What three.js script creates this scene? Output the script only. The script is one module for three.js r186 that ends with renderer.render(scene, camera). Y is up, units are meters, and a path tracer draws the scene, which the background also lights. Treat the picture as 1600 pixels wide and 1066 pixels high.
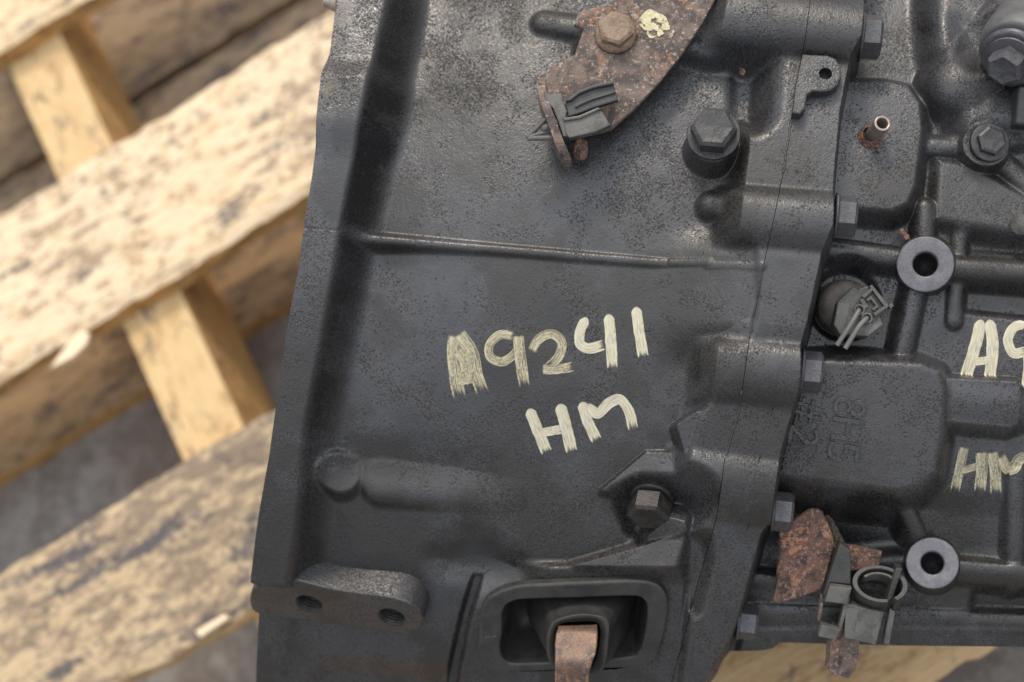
import * as THREE from 'three';
import { mergeGeometries, mergeVertices } from 'three/addons/utils/BufferGeometryUtils.js';
import { RoundedBoxGeometry } from 'three/addons/geometries/RoundedBoxGeometry.js';
import { TextGeometry } from 'three/addons/geometries/TextGeometry.js';
import { FontLoader } from 'three/addons/loaders/FontLoader.js';

// ------------------------------------------------------------------ camera, sky, sun, exposure
const V = (x, y, z) => new THREE.Vector3(x, y, z);
const scene = new THREE.Scene();
const F = 2309, CX = 800, CY = 533, CAMERA_HEIGHT = 0.884;            // lens in photograph pixels, metres above the ground
const UP = V(-0.24, 0.287, 0.927).normalize();                        // the vertical, seen from the camera
const E1 = V(1, 0, 0).addScaledVector(UP, -UP.x).normalize(), E3 = E1.clone().cross(UP);
const toWorld = (c) => V(c.dot(E1), c.dot(UP), c.dot(E3));
const camera = new THREE.PerspectiveCamera(2 * Math.atan(CY / F) * 180 / Math.PI, 1600 / 1066, 0.02, 60);
camera.position.set(0, CAMERA_HEIGHT, 0);
camera.quaternion.setFromRotationMatrix(new THREE.Matrix4().makeBasis(toWorld(V(1, 0, 0)), toWorld(V(0, 1, 0)), toWorld(V(0, 0, 1))));
camera.focus = 0.545; camera.userData.fStop = 6;
scene.add(camera);

const SUN = toWorld(V(-0.22, 1.0, 0.5)).normalize();
{ // overcast sky, brighter towards the zenith and, broadly, round the veiled sun
  const w = 128, h = 64, d = new Float32Array(w * h * 4);
  for (let j = 0; j < h; j++) for (let i = 0; i < w; i++) {
    const el = ((j + 0.5) / h - 0.5) * Math.PI, az = ((i + 0.5) / w - 0.5) * 2 * Math.PI, s = Math.sin(el), c = Math.cos(el);
    const near = (1 + c * Math.cos(az) * SUN.x + s * SUN.y + c * Math.sin(az) * SUN.z) / 2, L = s > 0 ? 1.05 * (1 + 2 * s) / 3 * (0.5 + 0.85 * near * near) : 0.2;
    d.set(s > 0 ? [L * 0.97, L, L * 1.06, 1] : [L, L * 0.95, L * 0.88, 1], (j * w + i) * 4);
  }
  const sky = new THREE.DataTexture(d, w, h, THREE.RGBAFormat, THREE.FloatType);
  sky.mapping = THREE.EquirectangularReflectionMapping; sky.magFilter = THREE.LinearFilter; sky.needsUpdate = true;
  scene.background = sky; scene.environment = sky;
}
const sun = new THREE.DirectionalLight(0xfff0dc, 1.5);
sun.position.copy(SUN).multiplyScalar(3).add(V(-0.13, 0.3, -0.2));
sun.target.position.set(-0.13, 0.3, -0.2);
sun.shadow.radius = 24; sun.castShadow = true; sun.shadow.mapSize.set(2048, 2048);
Object.assign(sun.shadow.camera, { left: -1, right: 1, top: 1, bottom: -1, near: 0.5, far: 6 });
scene.add(sun, sun.target);
const renderer = new THREE.WebGLRenderer({ antialias: true });
renderer.setSize(1024, 682); renderer.shadowMap.enabled = true;
renderer.toneMapping = THREE.LinearToneMapping; renderer.toneMappingExposure = 1.58;

// ------------------------------------------------------------------ helpers
const clamp = (x, a = 0, b = 1) => Math.min(b, Math.max(a, x)), mix = (a, b, t) => a + (b - a) * t;
const sstep = (a, b, x) => { const t = clamp((x - a) / (b - a)); return t * t * (3 - 2 * t); };
const smax = (a, b, k) => { const h = Math.max(k - Math.abs(a - b), 0) / k; return Math.max(a, b) + h * h * k * 0.25; };
const smin = (a, b, k) => -smax(-a, -b, k);
let seed = 7;
const rnd = () => { seed = (seed * 1664525 + 1013904223) >>> 0; return seed / 4294967296; };
const LAT = new Float32Array(65536); for (let i = 0; i < 65536; i++) LAT[i] = rnd();
const noise = (x, y, o = 0) => {                                       // value noise 0..1
  const xi = Math.floor(x), yi = Math.floor(y); let fx = x - xi, fy = y - yi;
  fx = fx * fx * (3 - 2 * fx); fy = fy * fy * (3 - 2 * fy);
  const a = (xi + o * 37) & 255, b = (a + 1) & 255, c = ((yi + o * 91) & 255) << 8, d = ((yi + 1 + o * 91) & 255) << 8;
  return mix(mix(LAT[a | c], LAT[b | c], fx), mix(LAT[a | d], LAT[b | d], fx), fy);
};
const fbm = (x, y, n = 4, o = 0) => { let s = 0, a = 0.5, t = 0; for (let i = 0; i < n; i++) { s += a * noise(x, y, o + i * 3); t += a; a *= 0.5; x *= 2.03; y *= 2.03; } return s / t; };
const tex = (w, h, fn, srgb) => {                                      // fn(x, y) -> [r, g, b], linear 0..1 for colour
  const d = new Uint8Array(w * h * 4), enc = srgb ? (v) => 255 * (v < 0.0031308 ? v * 12.92 : 1.055 * Math.pow(v, 1 / 2.4) - 0.055) : (v) => 255 * v;
  for (let j = 0, k = 0; j < h; j++) for (let i = 0; i < w; i++, k += 4) { const c = fn(i, j); d[k] = clamp(enc(c[0]), 0, 255); d[k + 1] = clamp(enc(c[1]), 0, 255); d[k + 2] = clamp(enc(c[2]), 0, 255); d[k + 3] = 255; }
  const t = new THREE.DataTexture(d, w, h); if (srgb) t.colorSpace = THREE.SRGBColorSpace;
  t.wrapS = t.wrapT = THREE.RepeatWrapping; t.magFilter = THREE.LinearFilter; t.minFilter = THREE.LinearMipmapLinearFilter; t.generateMipmaps = true; t.needsUpdate = true; return t;
};
const mix3 = (a, b, t) => [mix(a[0], b[0], t), mix(a[1], b[1], t), mix(a[2], b[2], t)];

// ------------------------------------------------------------------ the gearbox frame: u along the shaft, v up the picture, w out of the casting (millimetres)
const W = V(-0.1, 0.19, 0.977).normalize(), U0 = V(Math.cos(-0.105), Math.sin(-0.105), 0), UU = U0.clone().addScaledVector(W, -U0.dot(W)).normalize(), VV = W.clone().cross(UU);
const inCase = (c) => V(c.dot(UU), c.dot(VV), c.dot(W));
const EYE = inCase(V(0, 0, 550));                                      // the eye in the gearbox frame
const ray = (x, y) => inCase(V((x - CX) / F, (CY - y) / F, -1));
const R1 = 215, R2 = 330, V0 = 62;
const base = (v) => -(v - V0) * (v - V0) / (2 * (v < V0 ? R1 : R2));
const dbase = (v) => -(v - V0) / (v < V0 ? R1 : R2);
const PX = (x, y, r = 0) => {                                          // where a sight line meets the curved surface r above the shell
  const d = ray(x, y); let w = r;
  let p; for (let i = 0; i < 12; i++) { const s = (w - EYE.z) / d.z; p = [EYE.x + d.x * s, EYE.y + d.y * s]; w = mix(w, base(p[1]) + r, 0.8); }
  return p;
};
const PXS = (pts, r) => pts.map(([x, y]) => PX(x, y, r));
const curve = (pts, r) => { const t = PXS(pts, r).sort((a, b) => a[1] - b[1]); return (v) => { let i = 0; while (i < t.length - 2 && v > t[i + 1][1]) i++; const [a, b] = [t[i], t[i + 1]]; return mix(a[0], b[0], (v - a[1]) / (b[1] - a[1])); }; };
const sdSeg = (u, v, a, b) => { const x = b[0] - a[0], y = b[1] - a[1], t = clamp(((u - a[0]) * x + (v - a[1]) * y) / (x * x + y * y)); return Math.hypot(u - a[0] - x * t, v - a[1] - y * t); };
const sdPoly = (u, v, p) => {
  let d = 1e9, s = 1;
  for (let i = 0, j = p.length - 1; i < p.length; j = i++) {
    const a = p[i], b = p[j], ex = b[0] - a[0], ey = b[1] - a[1], wx = u - a[0], wy = v - a[1], t = clamp((wx * ex + wy * ey) / (ex * ex + ey * ey));
    const bx = wx - ex * t, by = wy - ey * t; d = Math.min(d, bx * bx + by * by);
    const c1 = v >= a[1], c2 = v < b[1], c3 = ex * wy > ey * wx; if ((c1 && c2 && c3) || (!c1 && !c2 && !c3)) s = -s;
  }
  return s * Math.sqrt(d);
};
const features = [];
const feature = (pts, m, f) => { const us = pts.map((p) => p[0]), vs = pts.map((p) => p[1]); features.push({ a: Math.min(...us) - m, b: Math.max(...us) + m, c: Math.min(...vs) - m, d: Math.max(...vs) + m, f }); };
const raise = (px, H, o = {}) => { const p = PXS(px, o.r ?? H), { slope = 3, kT = 2.5, kB = 4, round = 0 } = o; feature(p, o.m ?? 16, (u, v, h) => { const sd = sdPoly(u, v, p) - round; return smax(h, smin(H, H - slope * sd, kT), kB); }); };
const cut = (px, H, o = {}) => { const p = PXS(px, o.r ?? H), { slope = 3, kT = 2.5, kB = 3, round = 0 } = o; feature(p, o.m ?? 14, (u, v, h) => { const sd = sdPoly(u, v, p) - round; return smin(h, smax(H, H + slope * sd, kT), kB); }); };
const rod = (a, b, R, Hc, o = {}) => { const A = PX(...a, Hc + R), B = PX(...b, Hc + R), k = o.k ?? 3, H2 = o.H2 ?? Hc; feature([A, B], R + 12, (u, v, h) => { const x = B[0] - A[0], y = B[1] - A[1], t = clamp(((u - A[0]) * x + (v - A[1]) * y) / (x * x + y * y)), d = Math.hypot(u - A[0] - x * t, v - A[1] - y * t), c = mix(Hc, H2, t), r = o.R2 ? mix(R, o.R2, t) : R; return smax(h, d < r * 0.95 ? c + Math.sqrt(r * r - d * d) : c + 0.312 * r - (d - r * 0.95) * 3, k); }); };
const dome = (c, R, H, o = {}) => { const C = PX(...c, H); feature([C], R + 12, (u, v, h) => { const d = Math.hypot(u - C[0], v - C[1]) - R; return smax(h, smin(H, H - (o.slope ?? 3) * d, o.kT ?? 3), o.kB ?? 4); }); };
const well = (c, R, H, o = {}) => { const C = PX(...c, o.r ?? H); feature([C], R + 10, (u, v, h) => { const d = Math.hypot(u - C[0], v - C[1]) - R; return smin(h, smax(H, H + (o.slope ?? 3) * d, o.kT ?? 2), o.kB ?? 2); }); };
const facet = (px, hs, o = {}) => {                                    // sloping flat; hs the heights at the first three corners
  const p = px.map(([x, y], i) => PX(x, y, hs[Math.min(i, 2)])), [a, b, c] = p, D = (b[0] - a[0]) * (c[1] - a[1]) - (c[0] - a[0]) * (b[1] - a[1]), k = o.k ?? 2;
  feature(p, 14, (u, v, h) => { const s = ((u - a[0]) * (c[1] - a[1]) - (c[0] - a[0]) * (v - a[1])) / D, t = ((b[0] - a[0]) * (v - a[1]) - (u - a[0]) * (b[1] - a[1])) / D; const g = clamp(hs[0] + s * (hs[1] - hs[0]) + t * (hs[2] - hs[0]), -25, 30), sd = Math.max(sdPoly(u, v, p), 0); return o.down ? smin(h, g + (o.slope ?? 2) * sd, k) : smax(h, g - (o.slope ?? 2) * sd, k); });
};

// edges read from the photograph
const GEAR = -16, FLANGE = 13, RIM = 14;
const rimLeft = curve([[530, -170], [524, 14], [515.5, 82], [505, 118], [498, 178], [494, 228], [487, 278], [474.5, 355], [467, 417], [449, 511], [434, 618], [420, 715], [403, 812], [392, 900], [391, 935], [388, 985], [384, 1140]], RIM);
const rimRight = curve([[630, -170], [605, 0], [592, 60], [572, 160], [548, 270], [530, 362], [519, 434], [501, 538], [474, 677], [467, 774], [460, 843], [448, 911], [436, 1010], [420, 1140]], RIM);
const seam = curve([[1285, -170], [1262, 20], [1254, 84], [1244, 130], [1237, 180], [1224, 270], [1208, 345], [1190, 430], [1176, 500], [1166, 560], [1155, 640], [1132, 719], [1126, 763], [1119, 811], [1108, 850], [1089, 918], [1071, 988], [1050, 1066], [1035, 1140]], FLANGE);
const flangeRight = curve([[1375, -170], [1348, -20], [1346, 30], [1342, 68], [1328, 92], [1313, 171], [1304, 267], [1302, 300], [1299, 358], [1284, 395], [1263, 495], [1251, 540], [1248, 605], [1238, 645], [1222, 700], [1211, 760], [1204, 815], [1190, 832], [1160, 940], [1145, 990], [1122, 1030], [1085, 1140]], FLANGE);
const vAtPx = (y) => PX(1100, y)[1];
const V390 = vAtPx(372), V530 = vAtPx(545);
const vIn = (v, a, b, s) => sstep(b - s, b + s, v) * (1 - sstep(a - s, a + s, v));

// --- bell housing
rod([850, 30], [1110, 76], 4.6, -0.6, { H2: 4, R2: 6.5, k: 6 });                     // rib under the bracket
dome([962, 60], 13, 10, { kB: 6 });
rod([540, 369], [1188, 421], 1.9, 1.2, { H2: -1.2, R2: 1.5, k: 3.2 });
rod([1050, 410], [1108, 415], 1.5, 0.6, { H2: 6.2, k: 2.5 }); rod([1108, 415], [1190, 422], 1.5, 6.2, { H2: 11.4, k: 2.5 });
dome([1114, 220], 8.4, 13, { slope: 7, kT: 1.4, kB: 7 });              // plug boss
rod([517, 736], [521, 738], 6.2, 6.5, { k: 4 });
rod([592, 752], [800, 774], 8.5, -2.6, { H2: -11, k: 7 });
cut([[560, 706], [700, 722], [760, 740], [700, 735], [560, 722]], -2, { slope: 0.5, kT: 3, kB: 4 });
raise([[1196, -170], [1196, 70], [1183, 142], [1172, 200], [1167, 250], [1162, 290], [1150, 345], [1185, 385], [1190, 470], [1178, 521], [1130, 600], [1096, 650], [1078, 710], [1070, 780], [1088, 830], [1103, 870], [1080, 980], [1060, 1140], [1160, 1140], [1170, 1000], [1230, 820], [1270, 600], [1330, 350], [1400, -170]], FLANGE, { slope: 2.2, kT: 2.5, kB: 7 });
cut([[1152, 85], [1178, 85], [1170, 190], [1150, 185]], -2, { slope: 1.6, r: 0, kB: 6 });
// bosses that carry the flange bolts, along the shaft
const boss = (a, b, R, Hc, k = 6) => { const A = PX(...a, Hc + R), B = PX(...b, Hc + R), L = Math.hypot(B[0] - A[0], B[1] - A[1]), x = (B[0] - A[0]) / L, y = (B[1] - A[1]) / L; feature([A, B], R + 14, (u, v, h) => { const t = (u - A[0]) * x + (v - A[1]) * y, d = Math.abs(-(u - A[0]) * y + (v - A[1]) * x), e = Math.max(-t, t - L, 0), q = d < R * 0.93 ? Math.sqrt(R * R - d * d) : 0.367 * R - (d - R * 0.93) * 2.6; return smax(h, smin(Hc + q, Hc + R - 1.6 * (e - 2), 6) - (e > 0 ? 0.8 * e : 0), k); }); };
boss([1136, 4], [1350, 30], 15, 8);
boss([1160, 328], [1310, 340], 11, 9.5);
rod([1112, 316], [1170, 322], 4.6, 3, { k: 4 });
boss([1120, 572], [1255, 584], 11, 8, 8);
boss([1078, 752], [1215, 772], 12, 6, 7);
rod([1172, 528], [1118, 566], 7, 4, { k: 7 });
raise([[1056, 664], [1064, 690], [1070, 712], [1061, 785], [1075, 800], [1130, 780], [1150, 690], [1120, 640], [1090, 642]], 11.5, { slope: 5, kT: 1.2, kB: 2 });
// pocket and facets round the lower plug
facet([[940, 766], [1060, 782], [1064, 708], [1010, 704]], [5, 14, 5], { k: 2, slope: 3 });
cut([[975, 790], [1000, 776], [1062, 790], [1052, 806], [1018, 832], [990, 826]], -7, { slope: 1.6, kT: 5, kB: 3, r: -2 });
facet([[1012, 838], [1048, 809], [1070, 815], [1073, 832], [1012, 853]], [4, 8, 10], { k: 2.5, slope: 2.2 });
facet([[898, 884], [1073, 886], [1073, 829], [1010, 852]], [7, 14, 7], { k: 2, slope: 2 });
raise([[752, 900], [800, 888], [898, 886], [1073, 888], [1066, 960], [1050, 1140], [700, 1140], [735, 980]], 6, { slope: 2.4, kT: 2.5, kB: 3 });
cut([[741, 900], [753, 900], [734, 958], [714, 1060], [700, 1140], [688, 1140], [703, 1050], [724, 958]], -4, { slope: 4, kT: 1, kB: 2 });
cut([[684, 872], [730, 842], [742, 838], [790, 872], [806, 886], [700, 888]], -4, { slope: 0.75, kT: 4, kB: 3 });
cut([[1078, 838], [1098, 846], [1101, 876], [1082, 950], [1074, 900]], 5, { slope: 2, kT: 3, kB: 3, r: 9 });
// opening of the clutch fork
cut([[786, 945], [800, 934], [840, 930], [1000, 928], [1013, 940], [1006, 1000], [996, 1026], [960, 1034], [800, 1038], [783, 1022]], -34, { slope: 14, kT: 3, kB: 1.2, r: 6 });
// below the pad with the two tapped holes
well([484, 926], 5.5, -15, { slope: 5, r: 0 }); well([612, 944], 5.5, -15, { slope: 5, r: 0 });
cut([[505, 1052], [560, 1046], [690, 1060], [680, 1140], [490, 1140]], -6, { slope: 1.2, kT: 4, kB: 4 });

const bellFeatures = features.splice(0);
// --- gear case (everything right of the flange)
cut([[1492, 366], [1790, 392], [1790, 404], [1490, 392]], GEAR - 3, { slope: 1.4, kT: 2, kB: 3 });
cut([[1508, 450], [1790, 474], [1790, 516], [1500, 484]], GEAR - 4, { slope: 2, kT: 2.5, kB: 3 });
cut([[1262, 420], [1400, 432], [1392, 560], [1244, 556]], GEAR - 2.5, { slope: 0.8, kT: 4, kB: 4 });
cut([[1240, 782], [1402, 786], [1428, 850], [1300, 858], [1220, 840]], GEAR - 9, { slope: 1.6, kT: 4, kB: 4 });
cut([[1445, 790], [1578, 796], [1572, 868], [1500, 868]], GEAR - 3, { slope: 1, kT: 4, kB: 4 });
cut([[1528, 912], [1790, 930], [1790, 972], [1520, 958]], GEAR - 5, { slope: 1.8, kT: 3, kB: 3 });
cut([[1120, 840], [1230, 850], [1215, 890], [1110, 880]], GEAR - 8, { slope: 1.4, kT: 3, kB: 3 });
raise([[1240, 122], [1385, 124], [1420, 132], [1440, 160], [1443, 200], [1432, 290], [1420, 318], [1395, 330], [1240, 318]], GEAR + 11, { slope: 2.6, kT: 4, kB: 3.5 });
raise([[1462, -170], [1466, 20], [1470, 70], [1488, 110], [1503, 150], [1514, 196], [1540, 190], [1790, 200], [1790, -170]], GEAR + 12, { slope: 1.6, kT: 6, kB: 5 });
rod([1504, 118], [1680, -40], 13, GEAR + 4, { R2: 18, H2: GEAR + 14, k: 5 });
cut([[1500, 40], [1560, 62], [1530, 92], [1508, 80]], GEAR + 9, { slope: 0.8, kT: 4, kB: 4 });
dome([1541, 226], 8.6, GEAR + 10, { slope: 6, kT: 1.6, kB: 5 });
rod([1430, 224], [1515, 226], 4.4, GEAR + 1.5, { k: 4 }); rod([1560, 240], [1640, 320], 4, GEAR + 1, { k: 4 }); rod([1566, 216], [1680, 200], 4, GEAR + 2, { k: 4 });
raise([[1468, 250], [1520, 258], [1640, 330], [1790, 380], [1790, 372], [1640, 366], [1580, 360], [1462, 342]], GEAR + 5, { slope: 1.6, kT: 3, kB: 3 });
rod([1240, 378], [1412, 402], 3.9, GEAR + 2.5, { k: 3 }); rod([1470, 414], [1790, 436], 4.3, GEAR + 3, { k: 3 });
rod([1447, 322], [1447, 400], 4, GEAR + 2.5, { k: 3.5 }); rod([1435, 440], [1408, 566], 3.9, GEAR + 2.5, { k: 3 });
rod([1503, 330], [1492, 500], 3.2, GEAR - 1, { k: 4 });
well([1318, 478], 12.5, GEAR - 6, { slope: 3, kT: 3, kB: 3 });
raise([[1180, 566], [1300, 560], [1440, 566], [1470, 578], [1480, 610], [1476, 680], [1466, 740], [1440, 764], [1400, 772], [1180, 744]], GEAR + 13, { slope: 2.3, kT: 6, kB: 3 });
rod([1470, 622], [1588, 634], 9, GEAR + 0.5, { k: 3 });
raise([[1478, 588], [1590, 594], [1598, 604], [1594, 664], [1580, 672], [1478, 662]], GEAR + 9, { slope: 4, kT: 5, kB: 3 });
rod([1408, 774], [1446, 862], 3.6, GEAR - 1.5, { k: 4 });
rod([1480, 890], [1790, 916], 4.4, GEAR + 2, { k: 3 }); rod([1590, 740], [1586, 910], 3.6, GEAR, { k: 4 });
rod([1180, 905], [1420, 935], 3, GEAR - 2, { k: 4 }); rod([1160, 962], [1790, 984], 5, GEAR - 2.5, { k: 5 });
raise([[1165, 985], [1290, 980], [1790, 986], [1790, 1040], [1150, 1040]], GEAR + 3, { slope: 1.6, kT: 2, kB: 2 });
well([1446, 413], 6.4, GEAR - 20, { slope: 14, r: GEAR }); well([1457, 880], 6.4, GEAR - 20, { slope: 14, r: GEAR });
const gearFeatures = features.splice(0);

const run = (list, u, v, h) => { for (const q of list) if (u > q.a && u < q.b && v > q.c && v < q.d) h = q.f(u, v, h); return h; };
const rel = (u, v) => {
  const fr = flangeRight(v), d = u - fr;
  if (d < 2) {
    const rr = rimRight(v), dr = u - rr;
    let h = 0;
    const up = sstep(-40, 90, v);
    h -= (2.5 + 4 * up) * Math.exp(-((Math.max(dr, 0) / (20 + 18 * up)) ** 2));                 // a wide hollow fillet up to the rim
    h += 12 * vIn(v, V390, V530, 9) * sstep(fr - 62, fr - 22, u);                    // and swells up to the flange
    h += 0.45 * (fbm(u / 26, v / 26, 3, 4) - 0.5) * 2;
    h = run(bellFeatures, u, v, h);
    const step = 3.2 * sstep(Y250, Y190, v) * sstep(Y85, Y125, v);
    const rimH = mix(-5, RIM + step, sstep(RIMEND - 1, RIMEND + 1, v)), g = smin(rimH, rimH - 2.2 * dr, 4); h = smax(h, g, 11);
    if (dr < 4) h += (0.25 - Math.abs(v - PARTING)) > 0 ? -0.25 : 0;
    if (d > 0) h = Math.max(GEAR, h - d * 9);
    return h;
  }
  let h = GEAR + 0.5 * (fbm(u / 22, v / 22, 3, 9) - 0.5);
  h = run(gearFeatures, u, v, h);
  return d < 6 ? smax(h, FLANGE - (d - 0) * 9, 2) : h;
};
const [Y250, Y190, Y125, Y85] = [252, 185, 128, 82].map((y) => PX(530, y, RIM)[1]);
const RIMEND = PX(420, 917, RIM)[1], PARTING = PX(500, 358, RIM)[1];
const grain = (u, v) => 0.2 * (fbm(u / 7, v / 7, 2, 1) - 0.5) + 0.05 * (noise(u / 1.1, v / 1.1, 5) - 0.5);
const surf = (u, v) => base(v) + rel(u, v) + grain(u, v);
console.log('frame ready');

// ------------------------------------------------------------------ materials
const TU0 = -110, TV0 = -150, TW = 400, TH = 400;                      // millimetres covered by the casting textures
const stains = [];                                                      // grime, oil and worn paint, and painted hollow shade, where the photograph shows them
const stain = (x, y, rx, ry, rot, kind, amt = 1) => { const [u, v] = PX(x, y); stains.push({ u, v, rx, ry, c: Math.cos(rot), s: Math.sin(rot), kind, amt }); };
stain(610, 110, 14, 42, -0.2, 'oilShade'); stain(560, 260, 9, 34, -0.15, 'oilShade', 0.9); stain(540, 470, 7, 40, -0.2, 'oilShade', 0.5);  // beside the rim: oil, with shade of the hollow painted in
stain(876, 490, 4.5, 7, 0.4, 'oilShade', 0.8); stain(742, 866, 15, 6, 0, 'oilShade', 1); stain(1120, 690, 9, 11, 0, 'pitted', 1); stain(560, 710, 24, 10, 0, 'pitted', 0.7);  // second patch: grime with shade of the triangular recess painted in
stain(620, 640, 26, 20, 0.3, 'pitted', 0.6); stain(1180, 700, 16, 16, 0, 'pitted', 0.5); stain(1400, 260, 18, 30, 0, 'pitted', 0.8); stain(1400, 60, 20, 25, 0, 'pitted', 0.8);
stain(1540, 330, 26, 12, 0.2, 'pitted', 0.7); stain(1350, 500, 26, 18, 0, 'oilShade', 0.5); stain(1330, 820, 28, 12, 0, 'oilShade', 0.8); stain(680, 330, 30, 20, 0, 'pitted', 0.5);  // dark patches cover the switch hollow and the lower recess
stain(900, 830, 55, 22, 0, 'dustTint', 0.8); stain(1090, 960, 30, 30, 0, 'dustTint', 0.7); stain(1200, 520, 20, 50, 0, 'dustTint', 0.5); stain(1330, 660, 40, 26, 0, 'dustTint', 0.6);  // first patch tints the lower bell browner
stain(720, 740, 22, 10, 0.1, 'dustTint', 0.5); stain(1450, 930, 40, 14, 0, 'dustTint', 0.5); stain(1040, 500, 30, 60, 0, 'dustTint', 0.35); stain(530, 165, 3, 4, 0, 'yellow', 0.5);
stain(1000, 590, 60, 26, 0.2, 'dustTint', 0.4); stain(800, 640, 40, 20, 0, 'oilShade', 0.35);
const dots = (u, v, cell, density, jag) => {                            // separate small specks, more of them where density is high
  const x = u / cell, y = v / cell, xi = Math.floor(x), yi = Math.floor(y); let best = 0;
  for (let a = -1; a <= 1; a++) for (let b = -1; b <= 1; b++) {
    const k = (((xi + a) & 255) | (((yi + b) & 255) << 8)), h = LAT[k]; if (h > density) continue;
    const cx = xi + a + LAT[(k * 7 + 13) & 65535], cy = yi + b + LAT[(k * 13 + 29) & 65535], r = 0.24 + 0.5 * LAT[(k * 5 + 3) & 65535];
    best = Math.max(best, sstep(r, r * 0.45, Math.hypot(x - cx, y - cy) + (jag - 0.5) * 0.35));
  }
  return best;
};
const castData = (() => {
  const N = 2048, col = new Uint8Array(N * N * 4), rou = new Uint8Array(N * N * 4), bmp = new Uint8Array(N * N * 4);
  const S = (x) => 255 * (x < 0.0031308 ? x * 12.92 : 1.055 * Math.pow(x, 1 / 2.4) - 0.055);
  const lut = new Uint8Array(4096); for (let i = 0; i < 4096; i++) lut[i] = Math.round(S(i / 4096 * 0.25));
  const put = (a, k, r, g, b) => { a[k] = r; a[k + 1] = g; a[k + 2] = b; a[k + 3] = 255; };
  for (let j = 0, k = 0; j < N; j++) for (let i = 0; i < N; i++, k += 4) {
    const u = TU0 + (i + 0.5) / N * TW, v = TV0 + (j + 0.5) / N * TH;
    const g1 = noise(u / 0.42, v / 0.42, 1), g2 = noise(u / 0.23, v / 0.23, 2), big = fbm(u / 34, v / 34, 3, 3), mid = fbm(u / 7, v / 7, 4, 6), sp = noise(u / 0.6, v / 0.6, 8), sq = noise(u / 1.15, v / 1.15, 10);
    let oilShade = 0, pit = 0.55 + 0.45 * sstep(0.45, 0.65, big), dustTint = 0.5 * sstep(0.48, 0.72, fbm(u / 50 + 9, v / 50, 3, 12)), yel = 0;
    for (const s of stains) {
      const x = u - s.u, y = v - s.v; if (Math.abs(x) > 75 || Math.abs(y) > 75) continue;
      const a = (x * s.c + y * s.s) / s.rx, b = (-x * s.s + y * s.c) / s.ry, q = s.amt * sstep(0.5, -0.1, Math.hypot(a, b) - 0.75 + (mid - 0.5) * 1.1 + (g1 - 0.5) * 0.35);
      if (q > 0) { if (s.kind === 'oilShade') oilShade = Math.max(oilShade, q); else if (s.kind === 'pitted') pit = Math.max(pit, q * 1.3); else if (s.kind === 'dustTint') dustTint = Math.max(dustTint, q); else yel = q; }
    }
    const den = clamp(0.04 + (pit - 0.55) * 0.8 + (mid - 0.52) * 2.2, 0.015, 0.8), p = Math.max(dots(u, v, 0.8, den, g2), dots(u + 31, v + 17, 0.5, den * 0.8, g2)) * (0.55 + 0.45 * sq);   // small rough pits in the paint
    const d = dustTint * sstep(0.3, 0.75, g1 * 0.6 + mid * 0.5);
    const sheenFilm = sstep(0.43, 0.6, fbm(u / 24 + 70, v / 24, 4, 20) * 0.62 + mid * 0.24 + g1 * 0.14) * (1 - p);                       // worn paint patches, their blue-grey sky sheen put into the colour
    const L = (0.55 + 0.9 * (g2 * 0.6 + g1 * 0.4)) * (0.75 + 0.5 * mid);
    let r = mix(0.0125, 0.03, sheenFilm) * L, g = mix(0.0116, 0.0305, sheenFilm) * L, b = mix(0.0108, 0.035, sheenFilm) * L;
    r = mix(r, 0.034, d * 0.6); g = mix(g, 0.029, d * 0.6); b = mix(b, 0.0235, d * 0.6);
    r = mix(r, 0.009, p * 0.75); g = mix(g, 0.008, p * 0.75); b = mix(b, 0.0075, p * 0.75);
    const o = oilShade * (0.85 + 0.15 * g1); r = mix(r, 0.006, o); g = mix(g, 0.006, o); b = mix(b, 0.0065, o);
    if (yel > 0) { const y = yel * sstep(0.45, 0.6, g1 * 0.5 + mid * 0.5); r = mix(r, 0.1, y); g = mix(g, 0.09, y); b = mix(b, 0.03, y); }
    const fleck = noise(u / 0.3 + 50, v / 0.3, 7) > 0.985 && g1 > 0.55 ? 1 : 0; if (fleck) { r += 0.09; g += 0.09; b += 0.085; }
    put(col, k, lut[Math.min(4095, r / 0.25 * 4096 | 0)], lut[Math.min(4095, g / 0.25 * 4096 | 0)], lut[Math.min(4095, b / 0.25 * 4096 | 0)]);
    const R = clamp(0.46 + 0.24 * (g1 - 0.5) + 0.14 * (big - 0.5) - sheenFilm * 0.08 + p * 0.42 + d * 0.2 - o * 0.08, 0.2, 0.95) * 255; put(rou, k, R, R, R);
    const B = clamp(0.5 + 0.4 * (g1 - 0.5) + 0.3 * (g2 - 0.5) + 0.1 * (noise(u / 1.4, v / 1.4, 11) - 0.5) - p * 0.4 + fleck * 0.2) * 255; put(bmp, k, B, B, B);
  }
  return [col, rou, bmp].map((d, n) => { const t = new THREE.DataTexture(d, N, N); if (!n) t.colorSpace = THREE.SRGBColorSpace; t.magFilter = THREE.LinearFilter; t.needsUpdate = true; return t; });
})();
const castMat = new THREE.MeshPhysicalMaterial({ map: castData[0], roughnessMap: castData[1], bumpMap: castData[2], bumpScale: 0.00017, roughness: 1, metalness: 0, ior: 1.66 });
console.log('casting textures ready');
const tiled = (t, mm) => { t.repeat.set(1 / mm, 1 / mm); return t; };
const grainBump = tiled(tex(512, 512, (x, y) => { const a = 0.5 + 0.5 * (noise(x / 4, y / 4, 2) - 0.5) + 0.4 * (noise(x / 9, y / 9, 3) - 0.5); return [a, a, a]; }), 40);
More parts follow.
